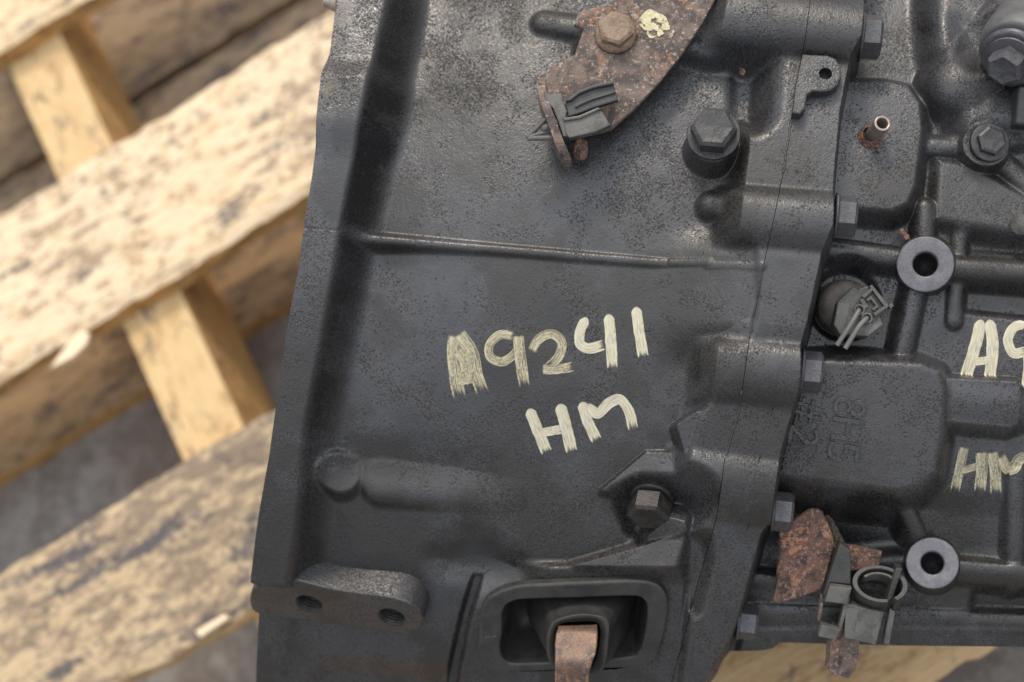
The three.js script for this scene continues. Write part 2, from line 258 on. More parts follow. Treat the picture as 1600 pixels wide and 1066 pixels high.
const grimeMap = (a, b, c, mm = 45) => tiled(tex(512, 512, (x, y) => { const q = fbm(x / 60, y / 60, 4, 2), g = noise(x / 5, y / 5, 4), s = noise(x / 3, y / 3, 6); let k = mix3(a, b, sstep(0.35, 0.7, q * 0.8 + g * 0.3)); if (s * 0.6 + q * 0.5 > 0.78) k = mix3(k, c, 0.7); return k; }, true), mm);
const castTile = castData.map((t) => { const c = t.clone(); c.wrapS = c.wrapT = THREE.RepeatWrapping; c.repeat.set(1 / TW, 1 / TH); c.offset.set(0.37, 0.62); c.needsUpdate = true; return c; });
const paintedIron = new THREE.MeshPhysicalMaterial({ map: castTile[0], roughnessMap: castTile[1], bumpMap: castTile[2], bumpScale: 0.00017, roughness: 1, ior: 1.66 });
const machined = new THREE.MeshPhysicalMaterial({ map: grimeMap([0.1, 0.1, 0.11], [0.15, 0.15, 0.165], [0.022, 0.021, 0.02], 24), roughness: 0.45, metalness: 0.15, bumpMap: grainBump, bumpScale: 0.00008 });
const boltMat = new THREE.MeshPhysicalMaterial({ map: grimeMap([0.03, 0.03, 0.032], [0.055, 0.054, 0.055], [0.085, 0.075, 0.06], 30), roughness: 0.4, metalness: 0.25, bumpMap: grainBump, bumpScale: 0.0001 });
const dullBolt = new THREE.MeshPhysicalMaterial({ map: grimeMap([0.07, 0.07, 0.075], [0.11, 0.11, 0.12], [0.06, 0.055, 0.05], 30), roughness: 0.42, metalness: 0.35, bumpMap: grainBump, bumpScale: 0.0001 });
const rubber = new THREE.MeshPhysicalMaterial({ map: grimeMap([0.02, 0.02, 0.02], [0.034, 0.033, 0.03], [0.045, 0.042, 0.036]), roughness: 0.5, bumpMap: grainBump, bumpScale: 0.00006 });
const plastic = new THREE.MeshPhysicalMaterial({ map: grimeMap([0.06, 0.06, 0.056], [0.1, 0.098, 0.09], [0.15, 0.14, 0.12]), roughness: 0.55, bumpMap: grainBump, bumpScale: 0.00006 });
const blackPlastic = new THREE.MeshPhysicalMaterial({ map: grimeMap([0.03, 0.031, 0.03], [0.045, 0.045, 0.043], [0.07, 0.066, 0.06]), roughness: 0.5, bumpMap: grainBump, bumpScale: 0.00005 });
const rustMap = (dark, brown, orange, pale, t0) => tiled(tex(1024, 1024, (x, y) => { const q = fbm(x / 70, y / 70, 5, 3), o = fbm(x / 22 + 20, y / 22, 4, 8), o2 = fbm(x / 120, y / 120 + 9, 3, 21), g = noise(x / 3.4, y / 3.4, 5), h = noise(x / 8, y / 8, 6), s = fbm(x / 16, y / 16 + 40, 3, 15); let k = mix3(brown, dark, sstep(0.42, 0.66, q + (g - 0.5) * 0.25 + (h - 0.5) * 0.15)); k = mix3(k, orange, sstep(t0, t0 + 0.14, o * 0.6 + o2 * 0.4 + (g - 0.5) * 0.2) * 0.8); k = mix3(k, pale, sstep(0.6, 0.76, s * 0.8 + o2 * 0.2 + (g - 0.5) * 0.2) * 0.65); const m = 0.62 + 0.76 * (g * 0.6 + h * 0.4); return k.map((v) => v * m); }, true), 70);
const rustBump = tiled(tex(512, 512, (x, y) => { const a = fbm(x / 20, y / 20, 5, 3) * 0.8 + 0.2 * noise(x / 3, y / 3, 5); return [a, a, a]; }), 40);
const rust = new THREE.MeshPhysicalMaterial({ map: rustMap([0.06, 0.048, 0.043], [0.15, 0.112, 0.092], [0.25, 0.125, 0.065], [0.36, 0.3, 0.26], 0.57), roughness: 0.72, bumpMap: rustBump, bumpScale: 0.0006 });
const rustDeep = new THREE.MeshPhysicalMaterial({ map: rustMap([0.05, 0.036, 0.033], [0.13, 0.072, 0.055], [0.36, 0.16, 0.085], [0.3, 0.2, 0.16], 0.57), roughness: 0.85, bumpMap: rustBump, bumpScale: 0.0009 });
const rustSmooth = new THREE.MeshPhysicalMaterial({ map: rustMap([0.07, 0.052, 0.043], [0.16, 0.098, 0.068], [0.23, 0.12, 0.065], [0.13, 0.11, 0.1], 0.52), roughness: 0.5, metalness: 0.2, bumpMap: grainBump, bumpScale: 0.00015 });
const boltRust = new THREE.MeshPhysicalMaterial({ map: grimeMap([0.16, 0.1, 0.065], [0.24, 0.18, 0.125], [0.06, 0.045, 0.035], 22), roughness: 0.6, metalness: 0.1, bumpMap: rustBump, bumpScale: 0.0003 });
const copperPipe = new THREE.MeshPhysicalMaterial({ map: grimeMap([0.3, 0.24, 0.2], [0.42, 0.36, 0.31], [0.2, 0.08, 0.04], 20), roughness: 0.4, metalness: 0.6 });

// ------------------------------------------------------------------ the gearbox: parts under one root that stands on the pallet
const DECK = 0.121;
const caseQuat = new THREE.Quaternion().setFromRotationMatrix(new THREE.Matrix4().makeBasis(toWorld(UU), toWorld(VV), toWorld(W)));
const ORIGIN = toWorld(V(0, 0, -0.55)).add(V(0, CAMERA_HEIGHT, 0));
const BASE = ORIGIN.clone().setY(DECK);
const gearbox = new THREE.Group(); gearbox.name = 'gearbox'; gearbox.position.copy(BASE); gearbox.quaternion.copy(caseQuat);
gearbox.userData = { label: 'black painted gearbox with yellowish hand-painted marks lying on the wooden pallet', category: 'gearbox' };
scene.add(gearbox);
const OFF = ORIGIN.clone().sub(BASE).applyQuaternion(caseQuat.clone().invert());
const UPC = inCase(UP);                                                // the vertical in the gearbox frame
const lift = (u, v, w) => ORIGIN.y + (u * UPC.x + v * UPC.y + w * UPC.z) * 0.001 - DECK;   // height over the deck, metres
const part = (name, g, mat, parent = gearbox, label) => { const m = new THREE.Mesh(g, mat); m.name = name; m.castShadow = m.receiveShadow = true; if (parent === gearbox) m.position.copy(OFF); if (label) m.userData.label = label; parent.add(m); return m; };
const mm = (g) => g.scale(0.001, 0.001, 0.001);

function shell(name, nu, nv, at, inset, deep) {                        // a sheet of the casting with walls down to the pallet
  const pos = [], uv = [], idx = [], push = (u, v, w) => { pos.push(u * 0.001, v * 0.001, w * 0.001); uv.push((u - TU0) / TW, (v - TV0) / TH); return pos.length / 3 - 1; };
  const P = []; for (let j = 0; j <= nv; j++) for (let i = 0; i <= nu; i++) { const [u, v] = at(i / nu, j / nv); P.push([u, v, surf(u, v)]); }
  for (const p of P) push(...p);
  for (let j = 0; j < nv; j++) for (let i = 0; i < nu; i++) { const a = j * (nu + 1) + i, b = a + 1, c = a + nu + 1, d = c + 1; idx.push(a, b, d, a, d, c); }
  const loop = (list, kind) => {                                       // walls
    let last = null; const rows = kind === 'seam' ? 2 : 8;
    for (const k of list) {
      const [u, v, w] = P[k], L = kind === 'seam' ? 14 : lift(u, v, w) * 1000, col = [];
      for (let r = 0; r < rows; r++) { const t = r / (rows - 1), q = kind === 'seam' ? 0 : inset(u, v, t); col.push(push(mix(u, 60, q) - UPC.x * L * t, mix(v, 20, q) - UPC.y * L * t, w - UPC.z * L * t)); }
      if (last) for (let r = 0; r < rows - 1; r++) idx.push(last[r], last[r + 1], col[r], col[r], last[r + 1], col[r + 1]);
      last = col;
    }
  };
  const row = (j, s = 3) => { const a = []; for (let i = 0; i <= nu; i += s) a.push(j * (nu + 1) + i); if (a[a.length - 1] !== j * (nu + 1) + nu) a.push(j * (nu + 1) + nu); return a; };
  const colm = (i) => { const a = []; for (let j = 0; j <= nv; j++) a.push(j * (nu + 1) + i); return a; };
  loop(row(0, 1), 'wall'); loop(row(nv), 'wall'); loop(colm(0), deep[0]); loop(colm(nu), deep[1]);
  const g = new THREE.BufferGeometry(); g.setAttribute('position', new THREE.Float32BufferAttribute(pos, 3)); g.setAttribute('uv', new THREE.Float32BufferAttribute(uv, 2)); g.setIndex(idx); g.computeVertexNormals();
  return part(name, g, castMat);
}
const VT = PX(800, -150)[1], VB = PX(800, 1135)[1], UR = PX(1770, 533, GEAR)[0];
const taper = (u, v, t) => 0.32 * t * t + 0.1 * t;
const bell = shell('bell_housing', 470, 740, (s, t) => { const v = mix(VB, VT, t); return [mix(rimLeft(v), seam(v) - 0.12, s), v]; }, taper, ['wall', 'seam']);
const botPts = PXS([[1030, 1140], [1098, 1068], [1110, 1034], [1140, 1018], [1190, 1017], [1208, 1013], [1217, 1004], [1288, 1006], [1405, 1009], [1600, 1011], [1790, 1014]], GEAR + 3);
const bottom = (u) => { let i = 0; while (i < botPts.length - 2 && u > botPts[i + 1][0]) i++; const a = botPts[i], b = botPts[i + 1]; return mix(a[1], b[1], clamp((u - a[0]) / (b[0] - a[0]))); };
const gear = shell('gear_case', 520, 740, (s, t) => { let v0 = VB, u = 0; for (let i = 0; i < 8; i++) { u = mix(seam(v0) + 0.12, UR, s); v0 = mix(v0, bottom(u), 0.7); } const v = mix(v0, VT, t); return [mix(seam(v) + 0.12, UR, s), v]; }, taper, ['seam', 'wall']);
console.log('castings ready');

// local frames: x, y in the plane of a face, z out of it; pl() lays photograph points onto that plane
const frame = (o, n, along = V(1, 0, 0)) => { const z = n.clone().normalize(), x = along.clone().addScaledVector(z, -along.dot(z)).normalize(), y = z.clone().cross(x); return { o: o.clone(), x, y, z, m: new THREE.Matrix4().makeBasis(x, y, z).setPosition(o) }; };
const on = (px, py, r) => { const [u, v] = PX(px, py, r); return V(u, v, base(v) + r); };
const shellNormal = (v) => V(0, -dbase(v), 1).normalize();
const faceAt = (px, py, r, n, along) => { const o = on(px, py, r); return frame(o, n ?? shellNormal(o.y), along); };
const pl = (f, x, y) => { const d = ray(x, y), s = (f.o.clone().sub(EYE).dot(f.z)) / d.dot(f.z), p = EYE.clone().addScaledVector(d, s).sub(f.o); return new THREE.Vector2(p.dot(f.x), p.dot(f.y)); };
const pls = (f, pts) => pts.map(([x, y]) => pl(f, x, y));
const boxUV = (g0) => { const g = g0.index ? g0.toNonIndexed() : g0; const p = g.attributes.position, n = g.attributes.normal, uv = []; for (let t = 0; t < p.count; t += 3) { const a = [0, 0, 0]; for (let i = 0; i < 3; i++) { a[0] += Math.abs(n.getX(t + i)); a[1] += Math.abs(n.getY(t + i)); a[2] += Math.abs(n.getZ(t + i)); } const k = a.indexOf(Math.max(...a)); for (let i = t; i < t + 3; i++) { const q = [p.getX(i), p.getY(i), p.getZ(i)]; uv.push(q[(k + 1) % 3], q[(k + 2) % 3]); } } g.setAttribute('uv', new THREE.Float32BufferAttribute(uv, 2)); return g; };
const put = (f, ...gs) => { const list = gs.map((g) => { const q = boxUV(g.clone()); for (const k of Object.keys(q.attributes)) if (!['position', 'normal', 'uv'].includes(k)) q.deleteAttribute(k); return q; }); const g = list.length > 1 ? mergeGeometries(list) : list[0]; g.applyMatrix4(f.m ?? f); return mm(g); };
const ext = (pts, depth, bevel = 0.4, holes = [], seg = 2) => { const s = new THREE.Shape(pts); for (const h of holes) s.holes.push(h); const g = new THREE.ExtrudeGeometry(s, { depth: depth - 2 * bevel, bevelEnabled: bevel > 0, bevelThickness: bevel, bevelSize: bevel, bevelOffset: -bevel, bevelSegments: seg, curveSegments: 16 }); g.translate(0, 0, bevel); return g; };
const circle = (c, r) => new THREE.Path().absarc(c.x, c.y, r, 0, Math.PI * 2, true);
const smooth = (pts, n = 40, tension = 0.5) => new THREE.CatmullRomCurve3(pts.map((p) => V(p.x, p.y, 0)), true, 'catmullrom', tension).getPoints(n).slice(0, -1).map((p) => new THREE.Vector2(p.x, p.y));
const lathe = (pts, seg = 48) => new THREE.LatheGeometry(pts.map(([r, y]) => new THREE.Vector2(r, y)), seg).rotateX(Math.PI / 2);
const flat = (g) => { const q = g.toNonIndexed(); q.computeVertexNormals(); return q; };
const hexHead = (af, h) => { const R = af / Math.sqrt(3); const g = flat(new THREE.LatheGeometry([[0, h * 0.97], [R * 0.6, h * 0.98], [R * 0.82, h], [R, h * 0.88], [R, 0]].reverse().map(([r, y]) => new THREE.Vector2(r, y)), 6).rotateX(Math.PI / 2)); return g; };
const washer = (r, t, z = 0) => lathe([[0, z], [r, z], [r + 0.0, z + t * 0.6], [r - 0.4, z + t], [0, z + t]], 48);
const rot = (g, a) => g.rotateZ(a);

// plug bolt on the round boss
{ const f = faceAt(1115, 211, 13.3, V(-0.03, 0.02, 1)); const b = part('bolt', put(f, rot(hexHead(14.6, 8), 0.5)).clone(), dullBolt); part('washer', put({ m: f.m.clone().multiply(new THREE.Matrix4().makeTranslation(0, 0, -0.4)) }, washer(9.9, 2.0)), boltMat, b); b.material = boltMat; b.geometry.translate(0, 0, 0.0012); }
// bolts through the flange, heads to the gear case side
for (const [x, y, s, r, sp] of [[1343, 57, 15, 5, 0.1], [1303, 337, 13.5, 4, 0.05], [1250, 580, 13.5, 1, 0.1], [1205, 798, 13, -3, 0.05], [1151, 970, 12, -4, 0.1]]) {
  const f = faceAt(x, y, r, V(1, -0.02, 0.02), V(0, 0, 1)); const b = part('flange_bolt', put(f, rot(hexHead(s, 8.2), sp), washer(s * 0.62, 1.4)), dullBolt);
}
// plug in the pocket above the clutch fork
{ const f = faceAt(1014, 801, 4, V(-0.08, -0.84, 0.5), V(1, 0, 0)); part('plug_bolt', put(f, rot(hexHead(14.4, 8).translate(0, 0, -5), 0.66), washer(8.4, 3, -9)), new THREE.MeshPhysicalMaterial({ map: grimeMap([0.014, 0.013, 0.012], [0.028, 0.026, 0.023], [0.04, 0.034, 0.028], 30), roughness: 0.5, bumpMap: grainBump, bumpScale: 0.0001 })); }
// rounded lug with a hole beside the seam
{ const f = faceAt(1270, 120, FLANGE + 4.5); const pts = [...pls(f, [[1254, 84], [1294, 86], [1306, 91], [1314, 103], [1315, 119], [1309, 133], [1298, 141], [1284, 143], [1270, 142], [1262, 148], [1258, 170], [1250, 178], [1238, 176], [1243, 135]])]; part('lug', put({ m: f.m.clone().multiply(new THREE.Matrix4().makeTranslation(0, 0, -6)) }, ext(pts, 6, 0.7, [circle(pl(f, 1290, 115), 3.1)])), paintedIron, gearbox); }
{ const p = PX(1290, 115, FLANGE + 3); }
// threaded bosses with a machined ring face
const ringBoss = (x, y, r, R, hole, name) => {
  const o = on(x, y, r), f = frame(o, EYE.clone().sub(o).normalize().add(V(0, 0.03, 0.05))), th = []; for (let i = 0; i <= 40; i++) { const z = -1 - i * 0.3; th.push([hole + 0.28 * Math.abs(((i * 0.3) % 1.2) - 0.6) - 0.1, z]); }
  const b = part(name, put(f, lathe([[R + 2.4, -17], [R + 0.4, -3], [R + 0.05, -0.6]], 64)), paintedIron);
  part('ring_face', put(f, lathe([[R + 0.05, -0.6], [R - 0.4, 0], [hole + 0.7, 0], [hole + 0.1, -0.8], ...th, [hole, -22], [0, -22.6]], 64)), machined, b);
};
ringBoss(1446, 413, GEAR + 11, 10.2, 4.5, 'threaded_boss'); ringBoss(1457, 880, GEAR + 10, 9.6, 4.3, 'threaded_boss');

// pad with two tapped holes
{
  const f = faceAt(540, 950, 7.5, V(-0.08, -0.93, 0.62), V(1, -0.1, 0)); const out = pls(f, [[394, 921], [440, 912], [464, 908], [521, 922], [608, 934], [640, 944], [656, 956], [662, 968], [656, 983], [642, 990], [626, 990], [494, 972], [398, 958]]);
  const h1 = pl(f, 483, 944), h2 = pl(f, 612, 964.5), r = 5.9;
  const pad = part('mounting_pad', put({ m: f.m.clone().multiply(new THREE.Matrix4().makeTranslation(0, 0, -24)) }, ext(smooth(out, 90, 0.35), 24, 1, [circle(h1, r + 0.95), circle(h2, r + 0.95)])), paintedIron);
  for (const h of [h1, h2]) { const pr = []; for (let i = 0; i <= 44; i++) pr.push([r - 0.05 - 0.55 * Math.abs(((i * 0.4) % 1.5) / 0.75 - 1), -0.5 - i * 0.4]); pr.push([0, -18.2]); const g = lathe([[r + 0.02, -0.3], ...pr], 40).translate(h.x, h.y, 0); part('tapped_hole', put(f, g), boltMat, pad); }
}

// clutch fork boot: gasket frame, funnel, collar; the lever comes out of it
{
  const n = V(0.02, -0.62, 0.78), f = faceAt(897, 980, 8.2, n);
  const outer = smooth(pls(f, [[749, 985], [752, 950], [768, 928], [805, 914], [860, 910], [930, 907], [1000, 905], [1030, 913], [1044, 935], [1043, 962], [1034, 1005], [1022, 1030], [990, 1040], [900, 1043], [800, 1048], [762, 1042], [749, 1020]]), 90);
  const inner = smooth(pls(f, [[785, 985], [787, 952], [800, 938], [825, 934], [900, 932], [985, 929], [1005, 934], [1011, 950], [1006, 990], [998, 1015], [980, 1024], [900, 1030], [810, 1034], [788, 1027], [782, 1010]]), 90);
  const hole = new THREE.Path(inner.slice().reverse());
  const boot = part('fork_boot', put({ m: f.m.clone().multiply(new THREE.Matrix4().makeTranslation(0, 0, -3)) }, ext(outer, 4.4, 1.1, [hole], 3)), rubber);
  const wallG = (() => { const p = [], idx = [], m = inner.length, rows = [[1, 0.8], [0.99, -4], [0.94, -14], [0.86, -24]]; const c = inner.reduce((a, q) => a.add(q), new THREE.Vector2()).divideScalar(m); rows.forEach(([s, z]) => inner.forEach((q) => p.push(c.x + (q.x - c.x) * s, c.y + (q.y - c.y) * s, z))); p.push(c.x, c.y, -24); for (let r = 0; r < 3; r++) for (let i = 0; i < m; i++) { const j = (i + 1) % m; idx.push(r * m + i, r * m + m + i, r * m + j, r * m + j, r * m + m + i, r * m + m + j); } for (let i = 0; i < m; i++) idx.push(3 * m + i, 4 * m, 3 * m + (i + 1) % m); const g = new THREE.BufferGeometry(); g.setAttribute('position', new THREE.Float32BufferAttribute(p, 3)); g.setIndex(idx); g.computeVertexNormals(); return g; })();
  part('boot_well', put(f, wallG), rubber, boot);
  // funnel from the well's floor out to the collar
  const fc = frame(f.o.clone().addScaledVector(f.z, 11), V(0.02, -0.42, 0.9));
  const collar = smooth(pls(fc, [[853, 1005], [857, 982], [868, 968], [904, 959], [938, 962], [952, 972], [952, 995], [946, 1040], [930, 1052], [880, 1052], [858, 1035]]), 60);
  const lip = smooth(pls(fc, [[869, 1005], [870, 986], [878, 974], [905, 971], [932, 972], [938, 985], [936, 1010], [930, 1036], [920, 1044], [882, 1044], [870, 1030]]), 60);
  const toF = (q, z) => { const w = fc.o.clone().addScaledVector(fc.x, q.x).addScaledVector(fc.y, q.y).addScaledVector(fc.z, z); return w; };
  const cc = collar.reduce((a, q) => a.add(q), new THREE.Vector2()).divideScalar(60);
  const P = [], I = [], cw = toF(cc, 0), floorC = f.o.clone().addScaledVector(f.z, -22).addScaledVector(f.y, 6);
  const rings = [[1.9, -34, 0], [1.6, -24, 0], [1.25, -12, 0], [1.04, -4, 0], [1.0, -1.2, 0], [0.985, 0.2, 0], [0.95, 0.8, 0]];
  for (const [s, z] of rings) for (const q of collar) { const e = q.clone().sub(cc); e.x *= mix(1, s, 1); e.y = e.y * (e.y > 0 ? mix(1, s, 0.55) : mix(1, s, 0.25)); P.push(toF(e.add(cc), z)); }
  for (const q of lip) P.push(toF(q, 0.5)); for (const q of lip) P.push(toF(q, -10));
  for (let r = 0; r < rings.length + 1; r++) for (let i = 0; i < 60; i++) { const j = (i + 1) % 60, a = r * 60; I.push(a + i, a + j, a + 60 + i, a + 60 + i, a + j, a + 60 + j); }
  const g = new THREE.BufferGeometry(); g.setAttribute('position', new THREE.Float32BufferAttribute(P.flatMap((p) => [p.x, p.y, p.z]), 3)); g.setIndex(I); g.computeVertexNormals();
  part('boot_collar', put({ m: new THREE.Matrix4() }, g), rubber, boot);
  for (const [x0, y0, x1, y1] of [[757, 993, 778, 991], [757, 993, 755, 985], [767, 992, 766, 984], [778, 991, 777, 984]]) { const a = pl(f, x0, y0), b = pl(f, x1, y1); part('cast_mark', put(f, new THREE.CapsuleGeometry(0.35, a.distanceTo(b), 3, 6).rotateZ(Math.atan2(b.y - a.y, b.x - a.x) - Math.PI / 2).translate((a.x + b.x) / 2, (a.y + b.y) / 2, 1.4)), rubber, boot); }
  // lever: a rusty forged bar with a dished upper face
  const fl = frame(fc.o.clone().addScaledVector(fc.z, 3), V(0, -0.1, 1));
  const secs = [[[874, 976], [933, 974], -26, 0], [[873, 978], [933, 976], 0, 0.5], [[869, 990], [934, 990], 3.5, -0.8], [[867, 1008], [933, 1008], 5.5, -1.6], [[867, 1024], [931, 1022], 7, -1.2], [[867, 1038], [926, 1034], 8.5, 0.6], [[867, 1052], [921, 1050], 7, -2.5], [[867, 1085], [920, 1085], 6, -3.5], [[868, 1130], [920, 1130], 4, -3]];
  const lp = [], li = [], NS = 20;
  for (const [A, B, z, dish] of secs) { const fz = frame(fl.o.clone().addScaledVector(fl.z, z), fl.z), a = pl(fz, ...A), b = pl(fz, ...B); for (let i = 0; i < NS; i++) { const t = i / NS * 2 * Math.PI, cx = Math.sign(Math.cos(t)) * Math.pow(Math.abs(Math.cos(t)), 0.35), sy = Math.sign(Math.sin(t)) * Math.pow(Math.abs(Math.sin(t)), 0.4), X = mix(a.x, b.x, 0.5 + 0.5 * cx), Y = mix(a.y, b.y, 0.5 + 0.5 * cx), Z = sy > 0 ? sy * 1.2 + (1 - cx * cx) * dish : sy * 7; const w = fz.o.clone().addScaledVector(fz.x, X).addScaledVector(fz.y, Y).addScaledVector(fz.z, Z); lp.push(w.x, w.y, w.z); } }
  for (let r = 0; r < secs.length - 1; r++) for (let i = 0; i < NS; i++) { const j = (i + 1) % NS, k = r * NS; li.push(k + i, k + NS + i, k + j, k + j, k + NS + i, k + NS + j); }
  for (const r of [0, secs.length - 1]) for (let i = 1; i < NS - 1; i++) li.push(r * NS, r * NS + i, r * NS + i + 1);
  const lg = new THREE.BufferGeometry(); lg.setAttribute('position', new THREE.Float32BufferAttribute(lp, 3)); lg.setIndex(li); lg.computeVertexNormals();
  part('clutch_fork_lever', put({ m: new THREE.Matrix4() }, lg), rustSmooth);
}

const splash = new THREE.MeshPhysicalMaterial({ map: tiled(tex(256, 256, (x, y) => mix3([0.42, 0.37, 0.2], [0.6, 0.55, 0.38], noise(x / 9, y / 9, 2)), true), 20), alphaMap: tiled(tex(256, 256, (x, y) => { const a = sstep(0.42, 0.56, fbm(x / 30, y / 30, 4, 3)); return [a, a, a]; }), 20), transparent: true, roughness: 0.7 });
// ------------------------------------------------------------------ rusty bracket over the bell housing, with its plastic clip
{
  const f = faceAt(962, 56, 16, V(0.06, 0.0, 1));
  const out = pls(f, [[897, 38], [904, 18], [940, 10], [966, -6], [985, -60], [1150, -60], [1117, 0], [1111, 12], [1098, 36], [1083, 58], [1060, 92], [1037, 121], [994, 168], [970, 188], [955, 201], [930, 208], [905, 212], [884, 206], [866, 178], [852, 148], [846, 118], [866, 100], [898, 85], [906, 62], [912, 45]]);
  const b = part('bracket', put({ m: f.m.clone().multiply(new THREE.Matrix4().makeTranslation(0, 0, -3)) }, ext(out, 3.2, 0.6)), rust);
  const o = faceAt(962, 54, 16.2, V(0.04, 0.04, 1)); 
  part('bracket_bolt', put(o, rot(hexHead(12, 5.5).translate(0, 0, 1.2), 0.3), lathe([[0, 0], [8, 0], [8, 1.4], [7.2, 2.6], [5.8, 3.2], [0, 3.2]], 40)), boltRust, b);
  // turned-up lip at the clip end
  const rib = (pts, h0, h1, th) => { const fl = frame(f.o.clone(), f.z); const P = [], I = []; pts.forEach(([x, y, up, t], i) => { const q = pl(frame(f.o.clone().addScaledVector(f.z, up), f.z), x, y), z = up; const k = t ?? th; P.push([q.x - k / 2, q.y, z], [q.x + k / 2, q.y, z], [q.x + k / 2, q.y, h0], [q.x - k / 2, q.y, h0]); }); for (let i = 0; i < pts.length - 1; i++) for (let s = 0; s < 4; s++) { const a = i * 4 + s, c = i * 4 + (s + 1) % 4; I.push(a, c, a + 4, c, c + 4, a + 4); } const e = (pts.length - 1) * 4; I.push(0, 2, 1, 0, 3, 2, e, e + 1, e + 2, e, e + 2, e + 3); const g = new THREE.BufferGeometry(); g.setAttribute('position', new THREE.Float32BufferAttribute(P.flat(), 3)); g.setIndex(I); return flat(g); };
  part('bracket_lip', put(f, rib([[845, 120, 1.5, 3], [846, 138, 6, 3.2], [851, 160, 9, 3.4], [859, 180, 10, 3.4], [866, 200, 10, 3.4], [874, 222, 9, 3.6], [882, 240, 7, 3.6], [888, 250, 4, 2.4]], -4, 0, 3)), rust, b);
  part('rust_flake', put(faceAt(905, 234, 8, V(0.3, -0.2, 1)), ext(smooth([[-2, -3.5], [2, -3.8], [2.8, 0], [2, 3.5], [-1.4, 4], [-2.6, 0.6]].map(([x, y]) => new THREE.Vector2(x, y)), 14), 3, 0.5)), rustDeep, b);
  const fy = frame(f.o.clone().addScaledVector(f.z, 0.6), f.z);
  const sh = pls(fy, [[1004, 22], [1016, 14], [1028, 20], [1040, 26], [1046, 40], [1054, 50], [1046, 62], [1036, 64], [1028, 56], [1016, 60], [1008, 48], [998, 36]]);
  part('paint_splash', put(fy, (() => { const g = new THREE.ShapeGeometry(new THREE.Shape(smooth(sh, 40))); return g; })()), splash, b);
  // clip
  const fc = frame(f.o.clone().addScaledVector(f.z, 7), V(0.05, 0.0, 1)); const clip = (pts, z, h, bv = 0.5) => put({ m: fc.m.clone().multiply(new THREE.Matrix4().makeTranslation(0, 0, z)) }, ext(pls(fc, pts), h, bv));
  const c = part('hose_clip', clip([[850, 146], [862, 150], [878, 148], [880, 162], [886, 176], [884, 186], [890, 192], [888, 216], [880, 216], [872, 192], [864, 172], [852, 160]], -2, 4), plastic, b);
  part('clip_arm', mergeGeometries([clip([[883, 162], [890, 155], [905, 144], [925, 136], [958, 129], [966, 157], [930, 168], [905, 178], [888, 183]], -2.5, 3), clip([[884, 161], [890, 155], [905, 144], [925, 136], [958, 129], [959, 134], [926, 141], [906, 149], [892, 160]], 0, 2), clip([[898, 168], [904, 163], [925, 154], [961, 144], [961, 147], [925, 158], [905, 167], [900, 170]], 0, 1.4, 0.3)]), blackPlastic, c);
  part('clip_arm', mergeGeometries([clip([[880, 190], [905, 186], [935, 172], [945, 184], [954, 199], [930, 210], [890, 219], [884, 212]], -1, 3.6), clip([[880, 189], [905, 185], [935, 172], [938, 176], [906, 190], [882, 194]], 2, 1.6)]), plastic, c);
  const bar = (x0, y0, x1, y1, w) => { const a = pl(fc, x0, y0), e = pl(fc, x1, y1); return new THREE.CapsuleGeometry(w, a.distanceTo(e), 4, 10).rotateZ(Math.atan2(e.y - a.y, e.x - a.x) - Math.PI / 2).translate((a.x + e.x) / 2, (a.y + e.y) / 2, -1); };
  part('clip_pin', put(fc, bar(825, 212, 852, 186, 1.0), bar(826, 213, 860, 203, 0.9), bar(827, 215, 862, 214, 1.0), bar(852, 200, 872, 190, 1.8)), plastic, c);
}
// tube stub (breather) on the case, little flakes of rust
{
  const f = faceAt(1364, 212, GEAR + 10.5, V(0.16, 0.08, 1)); part('breather_pipe', put(f, lathe([[3.2, -2], [3.1, 11.5], [2.9, 12], [2.2, 12], [2.1, 11.4], [2.1, 2], [0, 1.8]], 32)), copperPipe);
  part('rust_collar', put(faceAt(1360, 214, GEAR + 10.6), lathe([[5.6, -1], [4.6, 1], [3.6, 2.6], [3.1, 3]], 18)), rustDeep);
  for (const [x, y, r, a, s] of [[1159, 108, 2, 0.2, 2.2], [1412, 366, GEAR + 4, 0.8, 2.0], [1371, 231, GEAR + 11, 0.3, 1.4]]) part('rust_flake', put(faceAt(x, y, r), rot(ext([[-1, -1.1], [0.2, -1.5], [0.9, -0.9], [0.7, 0.1], [1.1, 0.8], [0.2, 1.3], [-0.3, 0.7], [-0.9, 0.9], [-0.7, -0.2]].map(([p, q]) => new THREE.Vector2(p * s * 0.62, q * s)), 0.9, 0.2), a)), rustDeep);
}
